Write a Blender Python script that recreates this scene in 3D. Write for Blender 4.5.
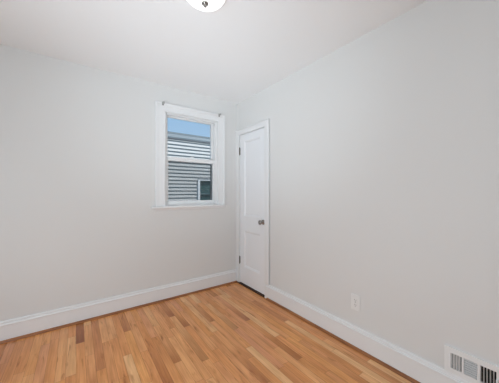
import bpy, bmesh, math, random
from mathutils import Vector, Matrix
random.seed(7)
S = bpy.context.scene
C = S.collection
for o in list(bpy.data.objects):
    bpy.data.objects.remove(o, do_unlink=True)

# ------------------------------------------------------------------ room measures (metres, camera stands over the origin)
XR, YB, H = 1.799, 2.792, 2.44        # right wall, window wall, ceiling
XL, YN = -1.25, -0.95                 # the two walls behind the camera
CAM_H, YAW, F_PX = 1.235, 35.76, 240.9

# ------------------------------------------------------------------ camera, sky, sun, fill, exposure
cam = bpy.data.cameras.new('camera')
cam.sensor_fit = 'HORIZONTAL'; cam.sensor_width = 36.0
cam.lens = 36.0 * F_PX / 499.0
cam.clip_start = 0.02; cam.clip_end = 200
cam_o = bpy.data.objects.new('camera', cam); C.objects.link(cam_o)
cam_o.location = (0, 0, CAM_H); cam_o.rotation_euler = (math.radians(90), 0, math.radians(-YAW))
S.camera = cam_o

w = bpy.data.worlds.new('sky'); S.world = w; w.use_nodes = True
nt = w.node_tree; nt.nodes.clear()
wo = nt.nodes.new('ShaderNodeOutputWorld'); bg = nt.nodes.new('ShaderNodeBackground')
tc = nt.nodes.new('ShaderNodeTexCoord'); sx = nt.nodes.new('ShaderNodeSeparateXYZ'); rp = nt.nodes.new('ShaderNodeValToRGB')
nt.links.new(tc.outputs['Generated'], sx.inputs[0]); nt.links.new(sx.outputs['Z'], rp.inputs[0])
nt.links.new(rp.outputs[0], bg.inputs[0]); nt.links.new(bg.outputs[0], wo.inputs[0])
rp.color_ramp.elements[0].position = 0.0; rp.color_ramp.elements[0].color = (0.50, 0.70, 0.88, 1)
rp.color_ramp.elements[1].position = 0.55; rp.color_ramp.elements[1].color = (0.20, 0.44, 0.78, 1)
bg.inputs[1].default_value = 0.92

sun = bpy.data.lights.new('sun', 'SUN'); sun.energy = 4.6; sun.angle = math.radians(0.6); sun.color = (1, 0.97, 0.93)
sun_o = bpy.data.objects.new('sun', sun); C.objects.link(sun_o)
sun_o.rotation_euler = Vector((-0.30, 0.66, -1.15)).to_track_quat('-Z', 'Y').to_euler()

# area lights added out of view to brighten the room, no real source there
def area_light(name, watts, sx, sy, loc, aim, spread=180):
    l = bpy.data.lights.new(name, 'AREA'); l.shape = 'RECTANGLE'; l.size = sx; l.size_y = sy
    l.energy = watts; l.color = (0.785, 0.905, 0.995); l.spread = math.radians(spread)
    o = bpy.data.objects.new(name, l); C.objects.link(o); o.location = loc
    o.rotation_euler = Vector(aim).to_track_quat('-Z', 'Y').to_euler()
area_light('side_fill', 35.5, 1.2, 1.4, (-1.15, 0.80, 1.10), (0.9, 0.3, 0.10))  # added fill from the side wall
area_light('rear_fill', 5, 2.0, 1.8, (0.10, YN+0.10, 1.25), (0, 1, 0.1))  # added fill from behind the camera
area_light('corner_fill', 5.2, 0.5, 0.5, (-0.80, 0.0, 0.40), (2.15, 2.35, 2.05), 56)  # added fill aimed at the far ceiling corner

LAMP_STRENGTH = 1.3
S.view_settings.view_transform = 'Standard'; S.view_settings.look = 'None'
S.view_settings.gamma = 1.0; S.view_settings.use_curve_mapping = False
S.view_settings.exposure = 0.0

# ------------------------------------------------------------------ helpers
def lin(c):
    return tuple((v/255/12.92 if v/255 <= 0.04045 else ((v/255+0.055)/1.055)**2.4) for v in c) + (1,)

def mat(name, rgb, rough=0.6, metal=0.0, bump=0.0, bscale=60, var=0.0, spec=0.5):
    m = bpy.data.materials.new(name); m.use_nodes = True
    n = m.node_tree; b = n.nodes['Principled BSDF']
    b.inputs['Base Color'].default_value = lin(rgb); b.inputs['Roughness'].default_value = rough
    b.inputs['Metallic'].default_value = metal
    b.inputs['Specular IOR Level'].default_value = spec
    t = n.nodes.new('ShaderNodeTexCoord'); no = n.nodes.new('ShaderNodeTexNoise')
    no.inputs['Scale'].default_value = bscale; no.inputs['Detail'].default_value = 3
    n.links.new(t.outputs['Object'], no.inputs['Vector'])
    if var:
        mx = n.nodes.new('ShaderNodeMix'); mx.data_type = 'RGBA'
        c = lin(rgb)
        mx.inputs[6].default_value = tuple(x*(1-var) for x in c[:3]) + (1,)
        mx.inputs[7].default_value = tuple(min(1, x*(1+var)) for x in c[:3]) + (1,)
        n.links.new(no.outputs['Fac'], mx.inputs[0]); n.links.new(mx.outputs[2], b.inputs['Base Color'])
    if bump:
        bp = n.nodes.new('ShaderNodeBump'); bp.inputs['Strength'].default_value = bump; bp.inputs['Distance'].default_value = 0.002
        n.links.new(no.outputs['Fac'], bp.inputs['Height']); n.links.new(bp.outputs[0], b.inputs['Normal'])
    return m

def obj(name, bm, m, parent=None, bevel=0.0, smooth=False, seg=2):
    bmesh.ops.remove_doubles(bm, verts=bm.verts, dist=1e-6)
    bmesh.ops.recalc_face_normals(bm, faces=bm.faces)
    me = bpy.data.meshes.new(name); bm.to_mesh(me); bm.free()
    me.materials.append(m)
    if smooth:
        for p in me.polygons: p.use_smooth = True
    o = bpy.data.objects.new(name, me); C.objects.link(o)
    if parent: o.parent = parent; o.matrix_parent_inverse = Matrix.Translation(parent.location).inverted()
    if bevel:
        b = o.modifiers.new('bevel', 'BEVEL'); b.width = bevel; b.segments = seg; b.limit_method = 'ANGLE'
    return o

def tag(o, label=None, cat=None, kind=None, group=None):
    if label: o['label'] = label
    if cat: o['category'] = cat
    if kind: o['kind'] = kind
    if group: o['group'] = group
    return o

def empty(name, loc, label, cat, kind=None, group=None):
    o = bpy.data.objects.new(name, None); o.empty_display_size = 0.1; C.objects.link(o); o.location = loc
    return tag(o, label, cat, kind, group)

def box(bm, x0, x1, y0, y1, z0, z1):
    v = [bm.verts.new(p) for p in ((x0,y0,z0),(x1,y0,z0),(x1,y1,z0),(x0,y1,z0),(x0,y0,z1),(x1,y0,z1),(x1,y1,z1),(x0,y1,z1))]
    for f in ((0,3,2,1),(4,5,6,7),(0,1,5,4),(1,2,6,5),(2,3,7,6),(3,0,4,7)): bm.faces.new([v[i] for i in f])

def boxes(*args):
    bm = bmesh.new()
    for a in args: box(bm, *a)
    return bm

def sweep(bm, prof, place, t0, t1):
    """closed profile [(a,b)] run along t; place(a,b,t) -> point"""
    r = [[bm.verts.new(place(a, b, t)) for a, b in prof] for t in (t0, t1)]
    n = len(prof)
    for i in range(n): bm.faces.new((r[0][i], r[0][(i+1) % n], r[1][(i+1) % n], r[1][i]))
    bm.faces.new(r[0]); bm.faces.new(r[1][::-1])

def lathe(bm, prof, place, n=40):
    """prof [(radius, h)], place(u, v, h) -> point; radius 0 closes"""
    rings = []
    for r, h in prof:
        if r < 1e-6: rings.append([bm.verts.new(place(0, 0, h))])
        else: rings.append([bm.verts.new(place(r*math.cos(2*math.pi*k/n), r*math.sin(2*math.pi*k/n), h)) for k in range(n)])
    for a, b in zip(rings, rings[1:]):
        for k in range(n):
            k2 = (k+1) % n
            if len(a) == 1 and len(b) == 1: continue
            if len(a) == 1: bm.faces.new((a[0], b[k], b[k2]))
            elif len(b) == 1: bm.faces.new((a[k], a[k2], b[0]))
            else: bm.faces.new((a[k], a[k2], b[k2], b[k]))
    for e in (rings[0], rings[-1]):
        if len(e) > 1: bm.faces.new(e)

def wall_mesh(u0, u1, z0, z1, holes, place, thick):
    """slab with rectangular holes; place(u, d, z), d = depth into the wall"""
    bm = bmesh.new()
    us = sorted({u0, u1, *[h[0] for h in holes], *[h[1] for h in holes]})
    zs = sorted({z0, z1, *[h[2] for h in holes], *[h[3] for h in holes]})
    def solid(i, j):
        if not (0 <= i < len(us)-1 and 0 <= j < len(zs)-1): return False
        cu, cz = (us[i]+us[i+1])/2, (zs[j]+zs[j+1])/2
        return not any(h[0] < cu < h[1] and h[2] < cz < h[3] for h in holes)
    def q(*p): bm.faces.new([bm.verts.new(place(*c)) for c in p])
    for i in range(len(us)-1):
        for j in range(len(zs)-1):
            if not solid(i, j): continue
            a, b, c, d = us[i], us[i+1], zs[j], zs[j+1]
            q((a,0,c),(b,0,c),(b,0,d),(a,0,d)); q((a,thick,c),(a,thick,d),(b,thick,d),(b,thick,c))
            if not solid(i-1, j): q((a,0,c),(a,0,d),(a,thick,d),(a,thick,c))
            if not solid(i+1, j): q((b,0,c),(b,thick,c),(b,thick,d),(b,0,d))
            if not solid(i, j-1): q((a,0,c),(a,thick,c),(b,thick,c),(b,0,c))
            if not solid(i, j+1): q((a,0,d),(b,0,d),(b,thick,d),(a,thick,d))
    return bm

# ------------------------------------------------------------------ materials
M_wall = mat('wall_paint', (228, 227, 225), 0.75, bump=0.10, bscale=220, spec=0.3)
M_ceil = mat('ceiling_paint', (246, 246, 246), 0.9, bump=0.10, bscale=160, spec=0.2)
M_trim = mat('trim_gloss_paint', (240, 240, 240), 0.32, bump=0.03, bscale=40)
M_door = mat('door_gloss_paint', (243, 244, 246), 0.30, bump=0.05, bscale=30)
M_vinyl = mat('window_vinyl', (240, 240, 240), 0.35)
M_nickel = mat('satin_nickel', (150, 146, 142), 0.28, 1.0)
M_hinge = mat('aged_hinge_metal', (104, 98, 88), 0.4, 0.9)
M_clip = mat('bracket_metal', (176, 176, 173), 0.4, 0.3)
M_plate = mat('ivory_plastic', (238, 238, 236), 0.35)
M_slot = mat('slot_dark', (30, 29, 28), 0.7)
M_vent = mat('vent_enamel', (240, 240, 239), 0.4)
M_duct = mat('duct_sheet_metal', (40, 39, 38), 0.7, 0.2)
M_siding = mat('vinyl_siding', (184, 186, 185), 0.6, var=0.03, bscale=3)
M_roof = mat('grey_shingle', (84, 88, 94), 0.9, var=0.25, bscale=14)
M_gutter = mat('gutter_white', (158, 166, 170), 0.4)
M_soffit = mat('soffit_grey', (120, 122, 126), 0.7)
M_ground = mat('lawn_green', (66, 80, 50), 0.95, var=0.3, bscale=6)

def floor_material():
    m = bpy.data.materials.new('oak_strip_floor'); m.use_nodes = True
    n = m.node_tree; L = n.links; b = n.nodes['Principled BSDF']
    def math_(op, a, b_=None):
        x = n.nodes.new('ShaderNodeMath'); x.operation = op
        for i, v in enumerate((a, b_)):
            if v is None: continue
            if isinstance(v, (int, float)): x.inputs[i].default_value = v
            else: L.new(v, x.inputs[i])
        return x.outputs[0]
    def comb(x, y, z):
        c = n.nodes.new('ShaderNodeCombineXYZ')
        for i, v in enumerate((x, y, z)):
            if isinstance(v, (int, float)): c.inputs[i].default_value = v
            else: L.new(v, c.inputs[i])
        return c.outputs[0]
    def white(vec):
        x = n.nodes.new('ShaderNodeTexWhiteNoise'); x.noise_dimensions = '3D'; L.new(vec, x.inputs['Vector']); return x
    t = n.nodes.new('ShaderNodeTexCoord'); s = n.nodes.new('ShaderNodeSeparateXYZ'); L.new(t.outputs['Object'], s.inputs[0])
    X, Y = s.outputs['X'], s.outputs['Y']
    u = math_('DIVIDE', X, 0.057); row = math_('FLOOR', u); fu = math_('FRACT', u)
    r1 = white(comb(row, 3.7, 1.1)).outputs['Value']
    r2 = white(comb(row, 9.1, 5.3)).outputs['Value']
    length = math_('ADD', math_('MULTIPLY', r2, 0.55), 0.50)
    v = math_('ADD', math_('DIVIDE', Y, length), math_('MULTIPLY', r1, 17.0))
    brd = math_('FLOOR', v); fv = math_('FRACT', v)
    wn = white(comb(row, brd, 2.2)); wn2 = white(comb(row, brd, 8.4)).outputs['Value']
    ramp = n.nodes.new('ShaderNodeValToRGB'); L.new(wn.outputs['Value'], ramp.inputs[0])
    e = ramp.color_ramp.elements
    e[0].position = 0.0; e[0].color = lin((176, 104, 54))
    e[1].position = 1.0; e[1].color = lin((248, 194, 138))
    for p, c in ((0.07, (206, 132, 74)), (0.13, (228, 156, 106)), (0.34, (241, 168, 97)), (0.48, (222, 148, 88)), (0.64, (243, 175, 114)), (0.80, (232, 156, 92)), (0.92, (242, 178, 118))):
        k = e.new(p); k.color = lin(c)
    # grain: noise drawn out along each board, shifted from board to board
    gx = math_('ADD', math_('MULTIPLY', X, 90.0), math_('MULTIPLY', wn2, 40.0))
    gy = math_('ADD', math_('MULTIPLY', Y, 3.4), math_('MULTIPLY', wn.outputs['Value'], 60.0))
    g = n.nodes.new('ShaderNodeTexNoise'); L.new(comb(gx, gy, wn2), g.inputs['Vector'])
    g.inputs['Scale'].default_value = 1.0; g.inputs['Detail'].default_value = 5; g.inputs['Distortion'].default_value = 0.9
    g2 = n.nodes.new('ShaderNodeTexNoise')
    L.new(comb(math_('MULTIPLY', gx, 0.22), math_('MULTIPLY', gy, 1.0), wn2), g2.inputs['Vector'])
    g2.inputs['Scale'].default_value = 1.0; g2.inputs['Detail'].default_value = 2
    mr = n.nodes.new('ShaderNodeMapRange'); L.new(g.outputs['Fac'], mr.inputs[0])
    mr.inputs[1].default_value = 0.36; mr.inputs[2].default_value = 0.62; mr.inputs[3].default_value = 0.84; mr.inputs[4].default_value = 1.05
    mr2 = n.nodes.new('ShaderNodeMapRange'); L.new(g2.outputs['Fac'], mr2.inputs[0])
    mr2.inputs[1].default_value = 0.3; mr2.inputs[2].default_value = 0.7; mr2.inputs[3].default_value = 0.84; mr2.inputs[4].default_value = 1.10
    # dark mineral streaks on a few boards
    st = n.nodes.new('ShaderNodeTexNoise')
    L.new(comb(math_('ADD', math_('MULTIPLY', X, 42.0), math_('MULTIPLY', wn2, 90.0)), math_('ADD', math_('MULTIPLY', Y, 5.0), math_('MULTIPLY', wn.outputs['Value'], 70.0)), 4.4), st.inputs['Vector'])
    st.inputs['Scale'].default_value = 1.0; st.inputs['Detail'].default_value = 4; st.inputs['Distortion'].default_value = 0.5
    ms = n.nodes.new('ShaderNodeMapRange'); L.new(st.outputs['Fac'], ms.inputs[0])
    ms.inputs[1].default_value = 0.60; ms.inputs[2].default_value = 0.76; ms.inputs[3].default_value = 1.0; ms.inputs[4].default_value = 0.48
    # a few boards of darker heartwood that fades along their length
    wc = n.nodes.new('ShaderNodeSeparateColor'); L.new(white(comb(row, brd, 6.6)).outputs['Color'], wc.inputs[0])
    hw = n.nodes.new('ShaderNodeMapRange'); L.new(fv, hw.inputs[0])
    hw.inputs[1].default_value = 0.05; hw.inputs[2].default_value = 0.75; hw.inputs[3].default_value = 0.42; hw.inputs[4].default_value = 0.0
    heart = math_('SUBTRACT', 1.0, math_('MULTIPLY', math_('GREATER_THAN', wc.outputs[0], 0.86), hw.outputs[0]))
    # joints
    du = math_('MINIMUM', fu, math_('SUBTRACT', 1.0, fu)); dv = math_('MULTIPLY', math_('MINIMUM', fv, math_('SUBTRACT', 1.0, fv)), length)
    ju = n.nodes.new('ShaderNodeMapRange'); L.new(du, ju.inputs[0])
    ju.inputs[1].default_value = 0.010; ju.inputs[2].default_value = 0.032; ju.inputs[3].default_value = 0.60; ju.inputs[4].default_value = 1.0
    jv = n.nodes.new('ShaderNodeMapRange'); L.new(dv, jv.inputs[0])
    jv.inputs[1].default_value = 0.0008; jv.inputs[2].default_value = 0.0020; jv.inputs[3].default_value = 0.66; jv.inputs[4].default_value = 1.0
    joint = math_('MULTIPLY', ju.outputs[0], jv.outputs[0])
    f = math_('MULTIPLY', math_('MULTIPLY', mr.outputs[0], mr2.outputs[0]), math_('MULTIPLY', math_('MULTIPLY', joint, heart), ms.outputs[0]))
    mul = n.nodes.new('ShaderNodeVectorMath'); mul.operation = 'MULTIPLY'
    L.new(ramp.outputs[0], mul.inputs[0]); L.new(comb(math_('POWER', f, 0.85), math_('POWER', f, 1.2), math_('POWER', f, 1.6)), mul.inputs[1])
    L.new(mul.outputs[0], b.inputs['Base Color'])
    b.inputs['Roughness'].default_value = 0.24; b.inputs['Specular IOR Level'].default_value = 0.6
    bp = n.nodes.new('ShaderNodeBump'); bp.inputs['Strength'].default_value = 0.25; bp.inputs['Distance'].default_value = 0.001
    L.new(math_('ADD', joint, math_('MULTIPLY', g.outputs['Fac'], 0.25)), bp.inputs['Height']); L.new(bp.outputs[0], b.inputs['Normal'])
    return m
M_floor = floor_material()

def wood_trim_material():
    m = mat('stained_oak_shoe', (158, 100, 56), 0.4); n = m.node_tree
    t = n.nodes.new('ShaderNodeTexCoord'); mp = n.nodes.new('ShaderNodeMapping'); no = n.nodes.new('ShaderNodeTexNoise')
    mp.inputs['Scale'].default_value = (6, 6, 120); no.inputs['Scale'].default_value = 1; no.inputs['Detail'].default_value = 4
    n.links.new(t.outputs['Object'], mp.inputs[0]); n.links.new(mp.outputs[0], no.inputs['Vector'])
    r = n.nodes.new('ShaderNodeValToRGB'); n.links.new(no.outputs['Fac'], r.inputs[0])
    r.color_ramp.elements[0].position = 0.3; r.color_ramp.elements[0].color = lin((128, 76, 40))
    r.color_ramp.elements[1].position = 0.7; r.color_ramp.elements[1].color = lin((176, 114, 64))
    n.links.new(r.outputs[0], n.nodes['Principled BSDF'].inputs['Base Color'])
    return m
M_shoe = wood_trim_material()

def glass_material(name, tint=(1, 1, 1), refl=0.08):
    m = bpy.data.materials.new(name); m.use_nodes = True; n = m.node_tree; n.nodes.clear()
    o = n.nodes.new('ShaderNodeOutputMaterial'); mx = n.nodes.new('ShaderNodeMixShader')
    tr = n.nodes.new('ShaderNodeBsdfTransparent'); gl = n.nodes.new('ShaderNodeBsdfGlossy'); fr = n.nodes.new('ShaderNodeFresnel')
    tr.inputs[0].default_value = tint + (1,); gl.inputs['Roughness'].default_value = 0.02; fr.inputs[0].default_value = 1.35
    n.links.new(fr.outputs[0], mx.inputs[0]); n.links.new(tr.outputs[0], mx.inputs[1]); n.links.new(gl.outputs[0], mx.inputs[2])
    n.links.new(mx.outputs[0], o.inputs[0]); return m
M_glass = glass_material('clear_glass')

def screen_material():
    m = bpy.data.materials.new('insect_screen_mesh'); m.use_nodes = True; n = m.node_tree; n.nodes.clear()
    o = n.nodes.new('ShaderNodeOutputMaterial'); mx = n.nodes.new('ShaderNodeMixShader')
    tr = n.nodes.new('ShaderNodeBsdfTransparent'); df = n.nodes.new('ShaderNodeBsdfDiffuse')
    df.inputs[0].default_value = lin((70, 76, 74)); mx.inputs[0].default_value = 0.24
    n.links.new(tr.outputs[0], mx.inputs[1]); n.links.new(df.outputs[0], mx.inputs[2]); n.links.new(mx.outputs[0], o.inputs[0]); return m
M_screen = screen_material()

def pane_material():
    m = mat('dark_window_glass', (54, 86, 86), 0.08, spec=0.6); return m
M_pane = pane_material()

def lamp_glass():
    m = bpy.data.materials.new('lit_opal_glass'); m.use_nodes = True; n = m.node_tree
    b = n.nodes['Principled BSDF']; b.inputs['Base Color'].default_value = (0.9, 0.9, 0.88, 1); b.inputs['Roughness'].default_value = 0.25
    b.inputs['Emission Color'].default_value = (0.96, 0.98, 1.0, 1); b.inputs['Emission Strength'].default_value = LAMP_STRENGTH
    return m
M_opal = lamp_glass()

# ------------------------------------------------------------------ the room shell
bm = bmesh.new(); box(bm, XL-0.2, XR+0.95, YN-0.2, YB+0.2, -0.15, 0.0)
tag(obj('floor', bm, M_floor), 'honey oak strip floor running toward the window wall', 'floor', 'structure')
bm = bmesh.new(); box(bm, XL-0.2, XR+0.95, YN-0.2, YB+0.2, H, H+0.2)
tag(obj('ceiling', bm, M_ceil), 'plain white plaster ceiling', 'ceiling', 'structure')

WIN = (0.825, 1.492, 1.045, 2.138)
DOOR = (2.176, 2.712, 0.0, 1.990)
VENT_HOLE = (0.262, 0.462, 0.196, 0.292)
tag(obj('wall_left', wall_mesh(XL-0.2, XR+0.15, 0, H, [WIN], lambda u, d, z: (u, YB+d, z), 0.14), M_wall),
    'pale grey-white painted wall with the window in it', 'wall', 'structure')
tag(obj('wall_right', wall_mesh(YN-0.2, YB, 0, H, [DOOR, VENT_HOLE], lambda u, d, z: (XR+d, u, z), 0.13), M_wall),
    'pale grey-white painted wall with door, outlet and floor vent', 'wall', 'structure')
tag(obj('wall_rear', wall_mesh(XL-0.2, XR+0.15, 0, H, [], lambda u, d, z: (u, YN-d, z), 0.15), M_wall),
    'pale painted wall behind the viewer opposite the window', 'wall', 'structure')
tag(obj('wall_side', wall_mesh(YN, YB, 0, H, [], lambda u, d, z: (XL-d, u, z), 0.15), M_wall),
    'pale painted wall behind the viewer opposite the closet door', 'wall', 'structure')
# closet behind the door
bm = boxes((XR+0.80, XR+0.86, 1.95, YB, 0, H), (XR+0.13, XR+0.80, 1.89, 1.95, 0, H), (XR+0.15, XR+0.86, YB, YB+0.06, 0, H))
tag(obj('wall_closet', bm, M_wall), 'closet wall behind the panelled door', 'wall', 'structure')

# baseboards: flat board with a stepped, rounded cap
BB = [(0, 0), (0.019, 0), (0.019, 0.130), (0.0225, 0.134), (0.0225, 0.142), (0.0205, 0.146), (0.0125, 0.149), (0.0125, 0.163), (0.010, 0.168), (0.006, 0.170), (0, 0.170)]
bm = bmesh.new(); sweep(bm, BB, lambda a, b, t: (t, YB-a, b), XL, XR-0.0005)
tag(obj('baseboard_left', bm, M_trim), 'tall white moulded baseboard under the window', 'baseboard', 'structure')
bm = bmesh.new(); sweep(bm, BB, lambda a, b, t: (XR-a, t, b), YN, 2.172)
tag(obj('baseboard_right', bm, M_trim), 'tall white moulded baseboard beneath outlet and vent', 'baseboard', 'structure')
# stained quarter-round shoe
Q = [(0, 0)] + [(0.018*math.cos(a*math.pi/12), 0.019*math.sin(a*math.pi/12)) for a in range(7)]
bm = bmesh.new(); sweep(bm, Q, lambda a, b, t: (t, YB-0.019-a, b), XL, XR-0.026)
tag(obj('trim_1', bm, M_shoe, smooth=False), 'brown stained shoe moulding along the window wall floor', 'trim', 'structure')
bm = bmesh.new(); sweep(bm, Q, lambda a, b, t: (XR-0.019-a, t, b), YN, 2.125)
tag(obj('trim_2', bm, M_shoe), 'brown stained shoe moulding along the right wall floor', 'trim', 'structure')

# ------------------------------------------------------------------ window
x0, x1, z0, z1 = WIN
win = empty('window_1', ((x0+x1)/2, YB, z0), 'white double-hung window looking out on the neighbouring siding', 'window', 'structure')
CW = 0.104
XA, XB, ZT = x0-CW, x1+CW-0.006, 2.232
bm = boxes((XA, x0-0.004, YB-0.020, YB, 1.068, ZT), (x1+0.004, XB, YB-0.020, YB, 1.068, ZT), (x0-0.004, x1+0.004, YB-0.020, YB, z1+0.004, ZT),
           (XA-0.006, XA+0.020, YB-0.030, YB, 1.068, ZT+0.004), (XB-0.020, XB+0.006, YB-0.030, YB, 1.068, ZT+0.004), (XA+0.020, XB-0.020, YB-0.030, YB, ZT-0.020, ZT+0.004),
           (x0-0.020, x0-0.004, YB-0.025, YB, 1.068, z1+0.020), (x1+0.004, x1+0.020, YB-0.025, YB, 1.068, z1+0.020), (x0-0.004, x1+0.004, YB-0.025, YB, z1+0.004, z1+0.020))
obj('window_casing', bm, M_trim, win, bevel=0.003)
bm = boxes((XA-0.050, XB+0.010, YB-0.052, YB, 1.045, 1.068), (x0, x1, YB-0.010, YB+0.045, 1.045, 1.068))
obj('window_sill', bm, M_trim, win, bevel=0.006)
bm = bmesh.new(); sweep(bm, [(0, 1.022), (0.008, 1.024), (0.011, 1.034), (0.018, 1.045), (0, 1.045)], lambda a, b, t: (t, YB-a, b), XA-0.010, XB+0.010)
obj('apron', bm, M_trim, win)
bm = boxes((x0, x0+0.014, YB, YB+0.120, z0+0.023, z1), (x1-0.014, x1, YB, YB+0.120, z0+0.023, z1), (x0+0.014, x1-0.014, YB, YB+0.120, z1-0.008, z1), (x0+0.014, x1-0.014, YB+0.046, YB+0.17, z0, z0+0.020),
           (x0+0.014, x0+0.026, YB+0.014, YB+0.030, z0+0.023, z1-0.008), (x1-0.026, x1-0.014, YB+0.014, YB+0.030, z0+0.023, z1-0.008), (x0+0.026, x1-0.026, YB+0.014, YB+0.030, z1-0.014, z1-0.008))
obj('window_frame', bm, M_vinyl, win, bevel=0.0015)

def sash(y0, y1, zb, zt, rail_b, rail_t, stile, stile_r, tail):
    a, b = x0+0.015, x1-0.015
    bm = boxes((a, a+stile, y0, y1, zb, zt), (b-stile_r, b, y0, y1, zb, zt), (a+stile, b-stile_r, y0, y1, zb, zb+rail_b), (a+stile, b-stile_r, y0, y1, zt-rail_t, zt))
    s = obj('sash', bm, M_vinyl, win, bevel=0.003)
    s['label'] = tail
    p = boxes((a+stile-0.004, b-stile_r+0.004, (y0+y1)/2-0.002, (y0+y1)/2+0.002, zb+rail_b-0.004, zt-rail_t+0.004))
    obj('pane', p, M_glass, s)
    return s
up = sash(YB+0.070, YB+0.102, 1.600, 2.1295, 0.044, 0.017, 0.034, 0.034, 'upper sash showing the sky')
lo = sash(YB+0.033, YB+0.067, 1.0660, 1.642, 0.058, 0.046, 0.031, 0.028, 'lower sash behind which an insect screen hangs')
# lock on the meeting rail: base, cam and lever in one casting
bm = boxes((1.135, 1.185, YB+0.038, YB+0.066, 1.642, 1.650))
lathe(bm, [(0, 0), (0.012, 0), (0.012, 0.012), (0.008, 0.016), (0, 0.016)], lambda u, v, h: (1.160+u, YB+0.052+v, 1.649+h), 20)
box(bm, 1.155, 1.190, YB+0.037, YB+0.046, 1.654, 1.662)
obj('sash_lock', bm, M_vinyl, lo, bevel=0.001)
# tilt latch on the right end of the meeting rail
bm = boxes((1.405, 1.437, YB+0.036, YB+0.062, 1.642, 1.649), (1.412, 1.420, YB+0.040, YB+0.058, 1.649, 1.654))
obj('tilt_latch', bm, M_vinyl, lo, bevel=0.001)
# half screen outside the lower sash
ys = YB+0.122
bm = boxes((x0+0.014, x0+0.034, ys, ys+0.012, 1.066, 1.615), (x1-0.034, x1-0.014, ys, ys+0.012, 1.066, 1.615), (x0+0.034, x1-0.034, ys, ys+0.012, 1.066, 1.092), (x0+0.034, x1-0.034, ys, ys+0.012, 1.593, 1.615))
sf = obj('screen_frame', bm, mat('screen_frame_grey', (118, 122, 124), 0.5), win)
obj('screen_mesh', boxes((x0+0.032, x1-0.032, ys+0.005, ys+0.0055, 1.090, 1.595)), M_screen, sf)

# curtain rod brackets on the head casing, shade brackets inside the reveal
def rod_bracket(cx, cz, label):
    t = empty('rod_bracket', (cx, YB-0.030, cz), label, 'bracket', group='curtain rod brackets on the window casing')
    obj('bracket_plate', boxes((cx-0.011, cx+0.011, YB-0.034, YB-0.030, cz-0.022, cz+0.018)), M_clip, t, bevel=0.001)
    bm = boxes((cx-0.008, cx+0.008, YB-0.066, YB-0.034, cz+0.000, cz+0.005), (cx-0.008, cx+0.008, YB-0.070, YB-0.065, cz-0.012, cz+0.012))
    obj('bracket_arm', bm, M_clip, t, bevel=0.001)
    for dz in (-0.014, 0.012):
        bm = bmesh.new(); lathe(bm, [(0, 0), (0.003, 0), (0.002, 0.002), (0, 0.002)], lambda u, v, h: (cx+u, YB-0.034-h, cz+dz+v), 12)
        obj('screw', bm, M_hinge, t)
rod_bracket(0.792, 2.224, 'small metal rod bracket on the left top corner of the window casing')
rod_bracket(1.505, 2.224, 'small metal rod bracket on the right top corner of the window casing')
def shade_bracket(xa, sgn, label):
    t = empty('shade_bracket', (xa, YB+0.043, z1-0.030), label, 'bracket', group='roller shade brackets inside the window reveal')
    obj('bracket_plate', boxes((min(xa, xa+sgn*0.003), max(xa, xa+sgn*0.003), YB+0.034, YB+0.052, z1-0.046, z1-0.014)), M_clip, t, bevel=0.0008)
    bm = bmesh.new(); lathe(bm, [(0, 0), (0.004, 0), (0.004, 0.008), (0.0025, 0.010), (0, 0.010)], lambda u, v, h: (xa+sgn*(0.003+h), YB+0.043+u, z1-0.030+v), 14)
    obj('pin_socket', bm, M_hinge, t)
shade_bracket(x0+0.014, 1, 'tiny metal shade bracket in the upper left corner of the window reveal')
shade_bracket(x1-0.014, -1, 'tiny metal shade bracket in the upper right corner of the window reveal')

# ------------------------------------------------------------------ closet door
dy0, dy1 = 2.181, 2.706; dz0, dz1 = 0.022, 1.985
door = empty('door_1', (XR, (dy0+dy1)/2, 0), 'narrow white two-panel closet door in the room corner', 'door', 'structure')
XF = XR - 0.004                                       # front of the leaf
def panel_leaf():
    bm = bmesh.new(); T = 0.035
    panels = [(2.276, 2.614, 0.245, 0.720), (2.276, 2.614, 0.915, 1.895)]
    us = [dy0, 2.276, 2.614, dy1]; zs = [dz0, 0.245, 0.720, 0.915, 1.895, dz1]
    def q(*p): bm.faces.new([bm.verts.new(c) for c in p])
    for i in range(3):
        for j in range(5):
            a, b, c, d = us[i], us[i+1], zs[j], zs[j+1]
            if i == 1 and j in (1, 3):
                rings = [(0, 0), (0.002, 0.004), (0.012, 0.006), (0.020, 0.013), (0.024, 0.013)]     # (inset, depth) of the sticking
                for (i0, d0), (i1, d1) in zip(rings, rings[1:]):
                    o_ = [(a+i0, c+i0), (b-i0, c+i0), (b-i0, d-i0), (a+i0, d-i0)]
                    n_ = [(a+i1, c+i1), (b-i1, c+i1), (b-i1, d-i1), (a+i1, d-i1)]
                    for k in range(4):
                        k2 = (k+1) % 4
                        q((XF+d0, *o_[k]), (XF+d0, *o_[k2]), (XF+d1, *n_[k2]), (XF+d1, *n_[k]))
                q(*[(XF+0.013, y, z) for y, z in n_])
            else: q((XF, a, c), (XF, b, c), (XF, b, d), (XF, a, d))
    q((XF+T, dy0, dz0), (XF+T, dy0, dz1), (XF+T, dy1, dz1), (XF+T, dy1, dz0))
    q((XF, dy0, dz0), (XF, dy0, dz1), (XF+T, dy0, dz1), (XF+T, dy0, dz0)); q((XF, dy1, dz0), (XF+T, dy1, dz0), (XF+T, dy1, dz1), (XF, dy1, dz1))
    q((XF, dy0, dz0), (XF+T, dy0, dz0), (XF+T, dy1, dz0), (XF, dy1, dz0)); q((XF, dy0, dz1), (XF, dy1, dz1), (XF+T, dy1, dz1), (XF+T, dy0, dz1))
    return bm
leaf = obj('door_leaf', panel_leaf(), M_door, door)
KY, KZ = 2.214, 0.873
bm = bmesh.new()
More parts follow.
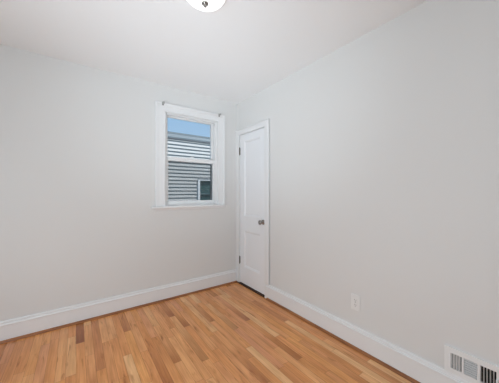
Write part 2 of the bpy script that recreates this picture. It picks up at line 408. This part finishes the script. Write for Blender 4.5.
lathe(bm, [(0, 0), (0.030, 0), (0.030, 0.003), (0.026, 0.007), (0.014, 0.009), (0.010, 0.014), (0.010, 0.030), (0.016, 0.034), (0.025, 0.041), (0.028, 0.049), (0.026, 0.057), (0.018, 0.063), (0, 0.065)],
      lambda u, v, h: (XF-h, KY+u, KZ+v), 32)
k = obj('door_knob', bm, M_nickel, leaf, smooth=True); k['label'] = 'satin metal door knob'
obj('latch_plate', boxes((XF-0.001, XF+0.026, dy0-0.0015, dy0, KZ-0.028, KZ+0.028)), M_hinge, leaf)
for zc in (0.318, 1.775):
    bm = boxes((XF-0.003, XF, dy1-0.004, dy1+0.010, zc-0.045, zc+0.045))
    for j in range(5):
        a = zc-0.045+j*0.018
        lathe(bm, [(0, a+0.0006), (0.0065, a+0.0006), (0.0065, a+0.0174), (0, a+0.0174)], lambda u, v, h: (XF-0.008+u, dy1+0.003+v, h), 14)
    for a, s in ((zc+0.045, 1), (zc-0.045, -1)):
        lathe(bm, [(0, 0), (0.005, 0), (0.006, s*0.003), (0.003, s*0.008), (0, s*0.009)], lambda u, v, h: (XF-0.008+u, dy1+0.003+v, a+h), 14)
    h = obj('hinge', bm, M_hinge, door)
# jamb and casing
bm = boxes((XR-0.002, XR+0.13, DOOR[0]-0.0005, dy0-0.003, 0.0142, 1.988), (XR-0.002, XR+0.13, dy1+0.003, DOOR[1]+0.0005, 0.0142, 1.988), (XR-0.002, XR+0.13, DOOR[0], DOOR[1], 1.988, 1.9905),
           (XF+0.038, XF+0.050, dy0-0.003, dy0+0.010, 0.0142, 1.988), (XF+0.038, XF+0.050, dy1-0.010, dy1+0.003, 0.0142, 1.988))
obj('door_frame', bm, M_trim, door)
bm = boxes((XR-0.020, XR, 2.106, 2.174, 0.1702, 2.062), (XR-0.020, XR, 2.714, YB-0.0005, 0.0145, 2.062), (XR-0.020, XR, 2.174, 2.714, 1.992, 2.062),
           (XR-0.027, XR-0.011, 2.095, 2.112, 0.1702, 2.064), (XR-0.027, XR, 2.112, YB-0.0005, 2.050, 2.064))
obj('gap_shade_strip', boxes((XR-0.026, XR+0.13, DOOR[0]+0.0005, YB-0.0005, 0.0, 0.014)), mat('gap_shade_brown', (62, 36, 20), 0.45, var=0.15, bscale=20), door, bevel=0.003)  # dark strip added to paint in the shade of the gap under the door
obj('door_casing', bm, M_trim, door, bevel=0.002)

# ------------------------------------------------------------------ ceiling lamp
LX, LY, LR = 0.622, 1.315, 0.124
lamp = empty('ceiling_lamp', (LX, LY, H), 'round flush-mount ceiling lamp with glowing white glass bowl', 'lamp')
up_ = lambda u, v, h: (LX+u, LY+v, H-h)
bm = bmesh.new(); lathe(bm, [(0, 0), (LR*0.86, 0), (LR*0.90, 0.006), (LR*0.90, 0.020), (LR*0.82, 0.026), (0, 0.026)], up_, 64)
obj('ceiling_pan', bm, mat('white_enamel', (236, 236, 234), 0.4), lamp, smooth=False)
prof = [(LR*0.80, 0.020), (LR*0.97, 0.021), (LR, 0.024), (LR, 0.028)]
for i in range(1, 13):
    a = i/12*math.pi/2; prof.append((LR*math.cos(a), 0.028+0.058*math.sin(a)))
prof[-1] = (0, 0.086)
bm = bmesh.new(); lathe(bm, prof, up_, 64)
o = obj('glass_shade', bm, M_opal, lamp, smooth=True); o['label'] = 'glowing white glass bowl'
bm = bmesh.new(); lathe(bm, [(0, 0.082), (0.019, 0.085), (0.020, 0.092), (0.015, 0.096), (0.008, 0.099), (0.009, 0.103), (0.009, 0.107), (0.005, 0.111), (0, 0.112)], up_, 24)
obj('finial', bm, M_nickel, lamp, smooth=True)

# ------------------------------------------------------------------ duplex outlet
OY, OZ = 1.057, 0.357
ot = empty('wall_outlet', (XR, OY, OZ), 'small white duplex outlet plate low on the right wall', 'outlet')
obj('cover_plate', boxes((XR-0.0065, XR, OY-0.038, OY+0.038, OZ-0.062, OZ+0.062)), M_plate, ot, bevel=0.003)
for s in (-1, 1):
    cz = OZ + s*0.0195
    bm = bmesh.new(); N = 28; ring = []
    for k in range(N):
        a = 2*math.pi*k/N; ring.append((0.0165*math.cos(a), max(-0.0135, min(0.0135, 0.0170*math.sin(a)))))
    sweep(bm, ring, lambda a, b, t: (t, OY+a, cz+b), XR-0.0085, XR-0.004)
    so = obj('socket', bm, M_plate, ot)
    bm = boxes((XR-0.0088, XR-0.0080, OY-0.0075, OY-0.0055, cz-0.003, cz+0.006), (XR-0.0088, XR-0.0080, OY+0.0055, OY+0.0075, cz-0.003, cz+0.006))
    lathe(bm, [(0, 0), (0.0024, 0), (0.0024, 0.0008), (0, 0.0008)], lambda u, v, h: (XR-0.0088+h, OY+u, cz-0.0085+v), 12)
    sl = obj('socket_slots', bm, M_slot, so); sl['label'] = 'dark socket slots'
bm = bmesh.new(); lathe(bm, [(0, 0), (0.0035, 0), (0.0030, 0.0015), (0, 0.0018)], lambda u, v, h: (XR-0.0065-h, OY+u, OZ+v), 14)
obj('screw', bm, M_clip, ot)

# ------------------------------------------------------------------ wall register
VA, VB, VZ0, VZ1 = 0.234, 0.488, 0.1705, 0.318
vt = empty('floor_vent', (XR, (VA+VB)/2, VZ0), 'white metal heating vent with three louvre banks above the baseboard', 'vent')
banks = [(0.409, 0.459, 'v'), (0.342, 0.399, 'h'), (0.268, 0.332, 'v')]
BZ0, BZ1 = 0.200, 0.288
bm = wall_mesh(VA, VB, VZ0, VZ1, [(a, b, BZ0, BZ1) for a, b, _ in banks], lambda u, d, z: (XR-0.012+d, u, z), 0.004)
box(bm, XR-0.008, XR, VA, VA+0.003, VZ0, VZ1); box(bm, XR-0.008, XR, VB-0.003, VB, VZ0, VZ1)
box(bm, XR-0.008, XR, VA+0.003, VB-0.003, VZ1-0.003, VZ1); box(bm, XR-0.008, XR, VA+0.003, VB-0.003, VZ0, VZ0+0.003)
obj('vent_cover', bm, M_vent, vt)
def slat_v(bm, y, tilt):
    c, s = math.cos(tilt), math.sin(tilt); hw = 0.0062
    pr = [(-hw*c-0.0006*s, -hw*s+0.0006*c), (hw*c-0.0006*s, hw*s+0.0006*c), (hw*c+0.0006*s, hw*s-0.0006*c), (-hw*c+0.0006*s, -hw*s-0.0006*c)]
    sweep(bm, pr, lambda a, b, t: (XR-0.006+a, y+b, t), BZ0-0.001, BZ1+0.001)
def slat_h(bm, z, tilt, a0, a1):
    c, s = math.cos(tilt), math.sin(tilt); hw = 0.0058
    pr = [(-hw*c-0.0006*s, -hw*s+0.0006*c), (hw*c-0.0006*s, hw*s+0.0006*c), (hw*c+0.0006*s, hw*s-0.0006*c), (-hw*c+0.0006*s, -hw*s-0.0006*c)]
    sweep(bm, pr, lambda a, b, t: (XR-0.006+a, t, z+b), a0-0.001, a1+0.001)
for a, b, kind in banks:
    bm = bmesh.new()
    if kind == 'v':
        n = 4 if a > 0.4 else 5
        tilt = -0.66 if a > 0.4 else -0.20
        for i in range(n): slat_v(bm, a+(i+0.5)*(b-a)/n + 0.004, tilt)
    else:
        for i in range(7): slat_h(bm, BZ0+(i+0.5)*(BZ1-BZ0)/7, 0.46, a, b)
    obj('louvre_bank', bm, M_vent, vt)
bm = boxes((XR-0.022, XR-0.008, 0.262, 0.2665, 0.236, 0.252), (XR-0.024, XR-0.020, 0.260, 0.2685, 0.234, 0.254))
obj('damper_lever', bm, M_vent, vt, bevel=0.001)
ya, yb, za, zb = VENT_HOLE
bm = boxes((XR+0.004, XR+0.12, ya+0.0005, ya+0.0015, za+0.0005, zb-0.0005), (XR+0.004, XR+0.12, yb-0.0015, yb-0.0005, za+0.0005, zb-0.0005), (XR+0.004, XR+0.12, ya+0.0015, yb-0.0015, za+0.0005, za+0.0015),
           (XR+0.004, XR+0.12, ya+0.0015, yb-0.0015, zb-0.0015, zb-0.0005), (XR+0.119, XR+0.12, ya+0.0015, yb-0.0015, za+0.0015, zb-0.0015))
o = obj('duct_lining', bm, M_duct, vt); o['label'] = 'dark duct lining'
for y in (VA+0.012, VB-0.012):
    bm = bmesh.new(); lathe(bm, [(0, 0), (0.0042, 0), (0.0030, 0.0018), (0, 0.0022)], lambda u, v, h: (XR-0.012-h, y+u, 0.244+v), 14)
    obj('screw', bm, M_vent, vt)

# ------------------------------------------------------------------ the house next door
NY, NZ = 6.60, -0.6
bm = bmesh.new(); box(bm, -14, 18, YB+0.2, 30, NZ-0.1, NZ)
tag(obj('ground', bm, M_ground), 'green lawn between the two houses', 'ground', 'structure')
hs = empty('neighbor_house', (2.6, NY, NZ), 'neighbouring house with pale horizontal lap siding seen through the window', 'house')
WX0, WX1, WZ0, WZ1 = 2.862, 3.80, 0.62, 1.575       # its window
PITCH, ZE = 0.098, 2.68
bm = bmesh.new()
def lap(xa, xb, za, zb, frac0=0.0):
    pr = [(0.044, za), (0.044, za+0.004), (0.012, zb), (-0.03, zb), (-0.03, za)]
    sweep(bm, pr, lambda a, b, t: (t, NY-a, b), xa, xb)
z = NZ
while z < ZE:
    zt = min(z+PITCH, ZE)
    if zt > WZ0 and z < WZ1:
        lap(-5.0, WX0, z, zt); lap(WX1, 8.5, z, zt)
    else: lap(-5.0, 8.5, z, zt)
    z += PITCH
obj('siding', bm, M_siding, hs)
bm = boxes((-5.0, 8.5, NY+0.031, NY+0.2, NZ, ZE+0.1))
# opening behind the window is closed by the pane
obj('wall', bm, M_siding, hs)
obj('soffit', boxes((-5.3, 8.8, NY-0.055, NY+0.05, ZE, ZE+0.02)), M_soffit, hs)
bm = bmesh.new()
sweep(bm, [(0.02, 2.70), (0.055, 2.70), (0.066, 2.725), (0.066, 2.81), (0.075, 2.82), (0.075, 2.84), (0.02, 2.84)], lambda a, b, t: (t, NY-a, b), -5.3, 8.8)
obj('gutter', bm, M_gutter, hs)
bm = bmesh.new()
sweep(bm, [(0.07, 2.842), (0.07, 2.852), (-4.0, 3.45), (-4.0, 3.42), (0.02, 2.842)], lambda a, b, t: (t, NY-a, b), -5.4, 8.9)
obj('roof', bm, M_roof, hs)
fy = NY-0.085
bm = boxes((WX0, WX0+0.065, fy, NY+0.03, WZ0, WZ1), (WX1-0.065, WX1, fy, NY+0.03, WZ0, WZ1), (WX0+0.065, WX1-0.065, fy, NY+0.03, WZ1-0.022, WZ1), (WX0+0.065, WX1-0.065, fy, NY+0.03, WZ0, WZ0+0.05))
wf = obj('house_window', bm, mat('house_trim_white', (238, 240, 242), 0.4), hs, bevel=0.004)
obj('window_rail', boxes((WX0+0.065, WX1-0.065, fy+0.02, NY+0.02, 1.150, 1.178)), mat('rail_grey_green', (104, 128, 132), 0.5), wf)
obj('pane', boxes((WX0+0.06, WX1-0.06, NY-0.005, NY+0.005, WZ0+0.04, WZ1-0.015)), M_pane, wf)
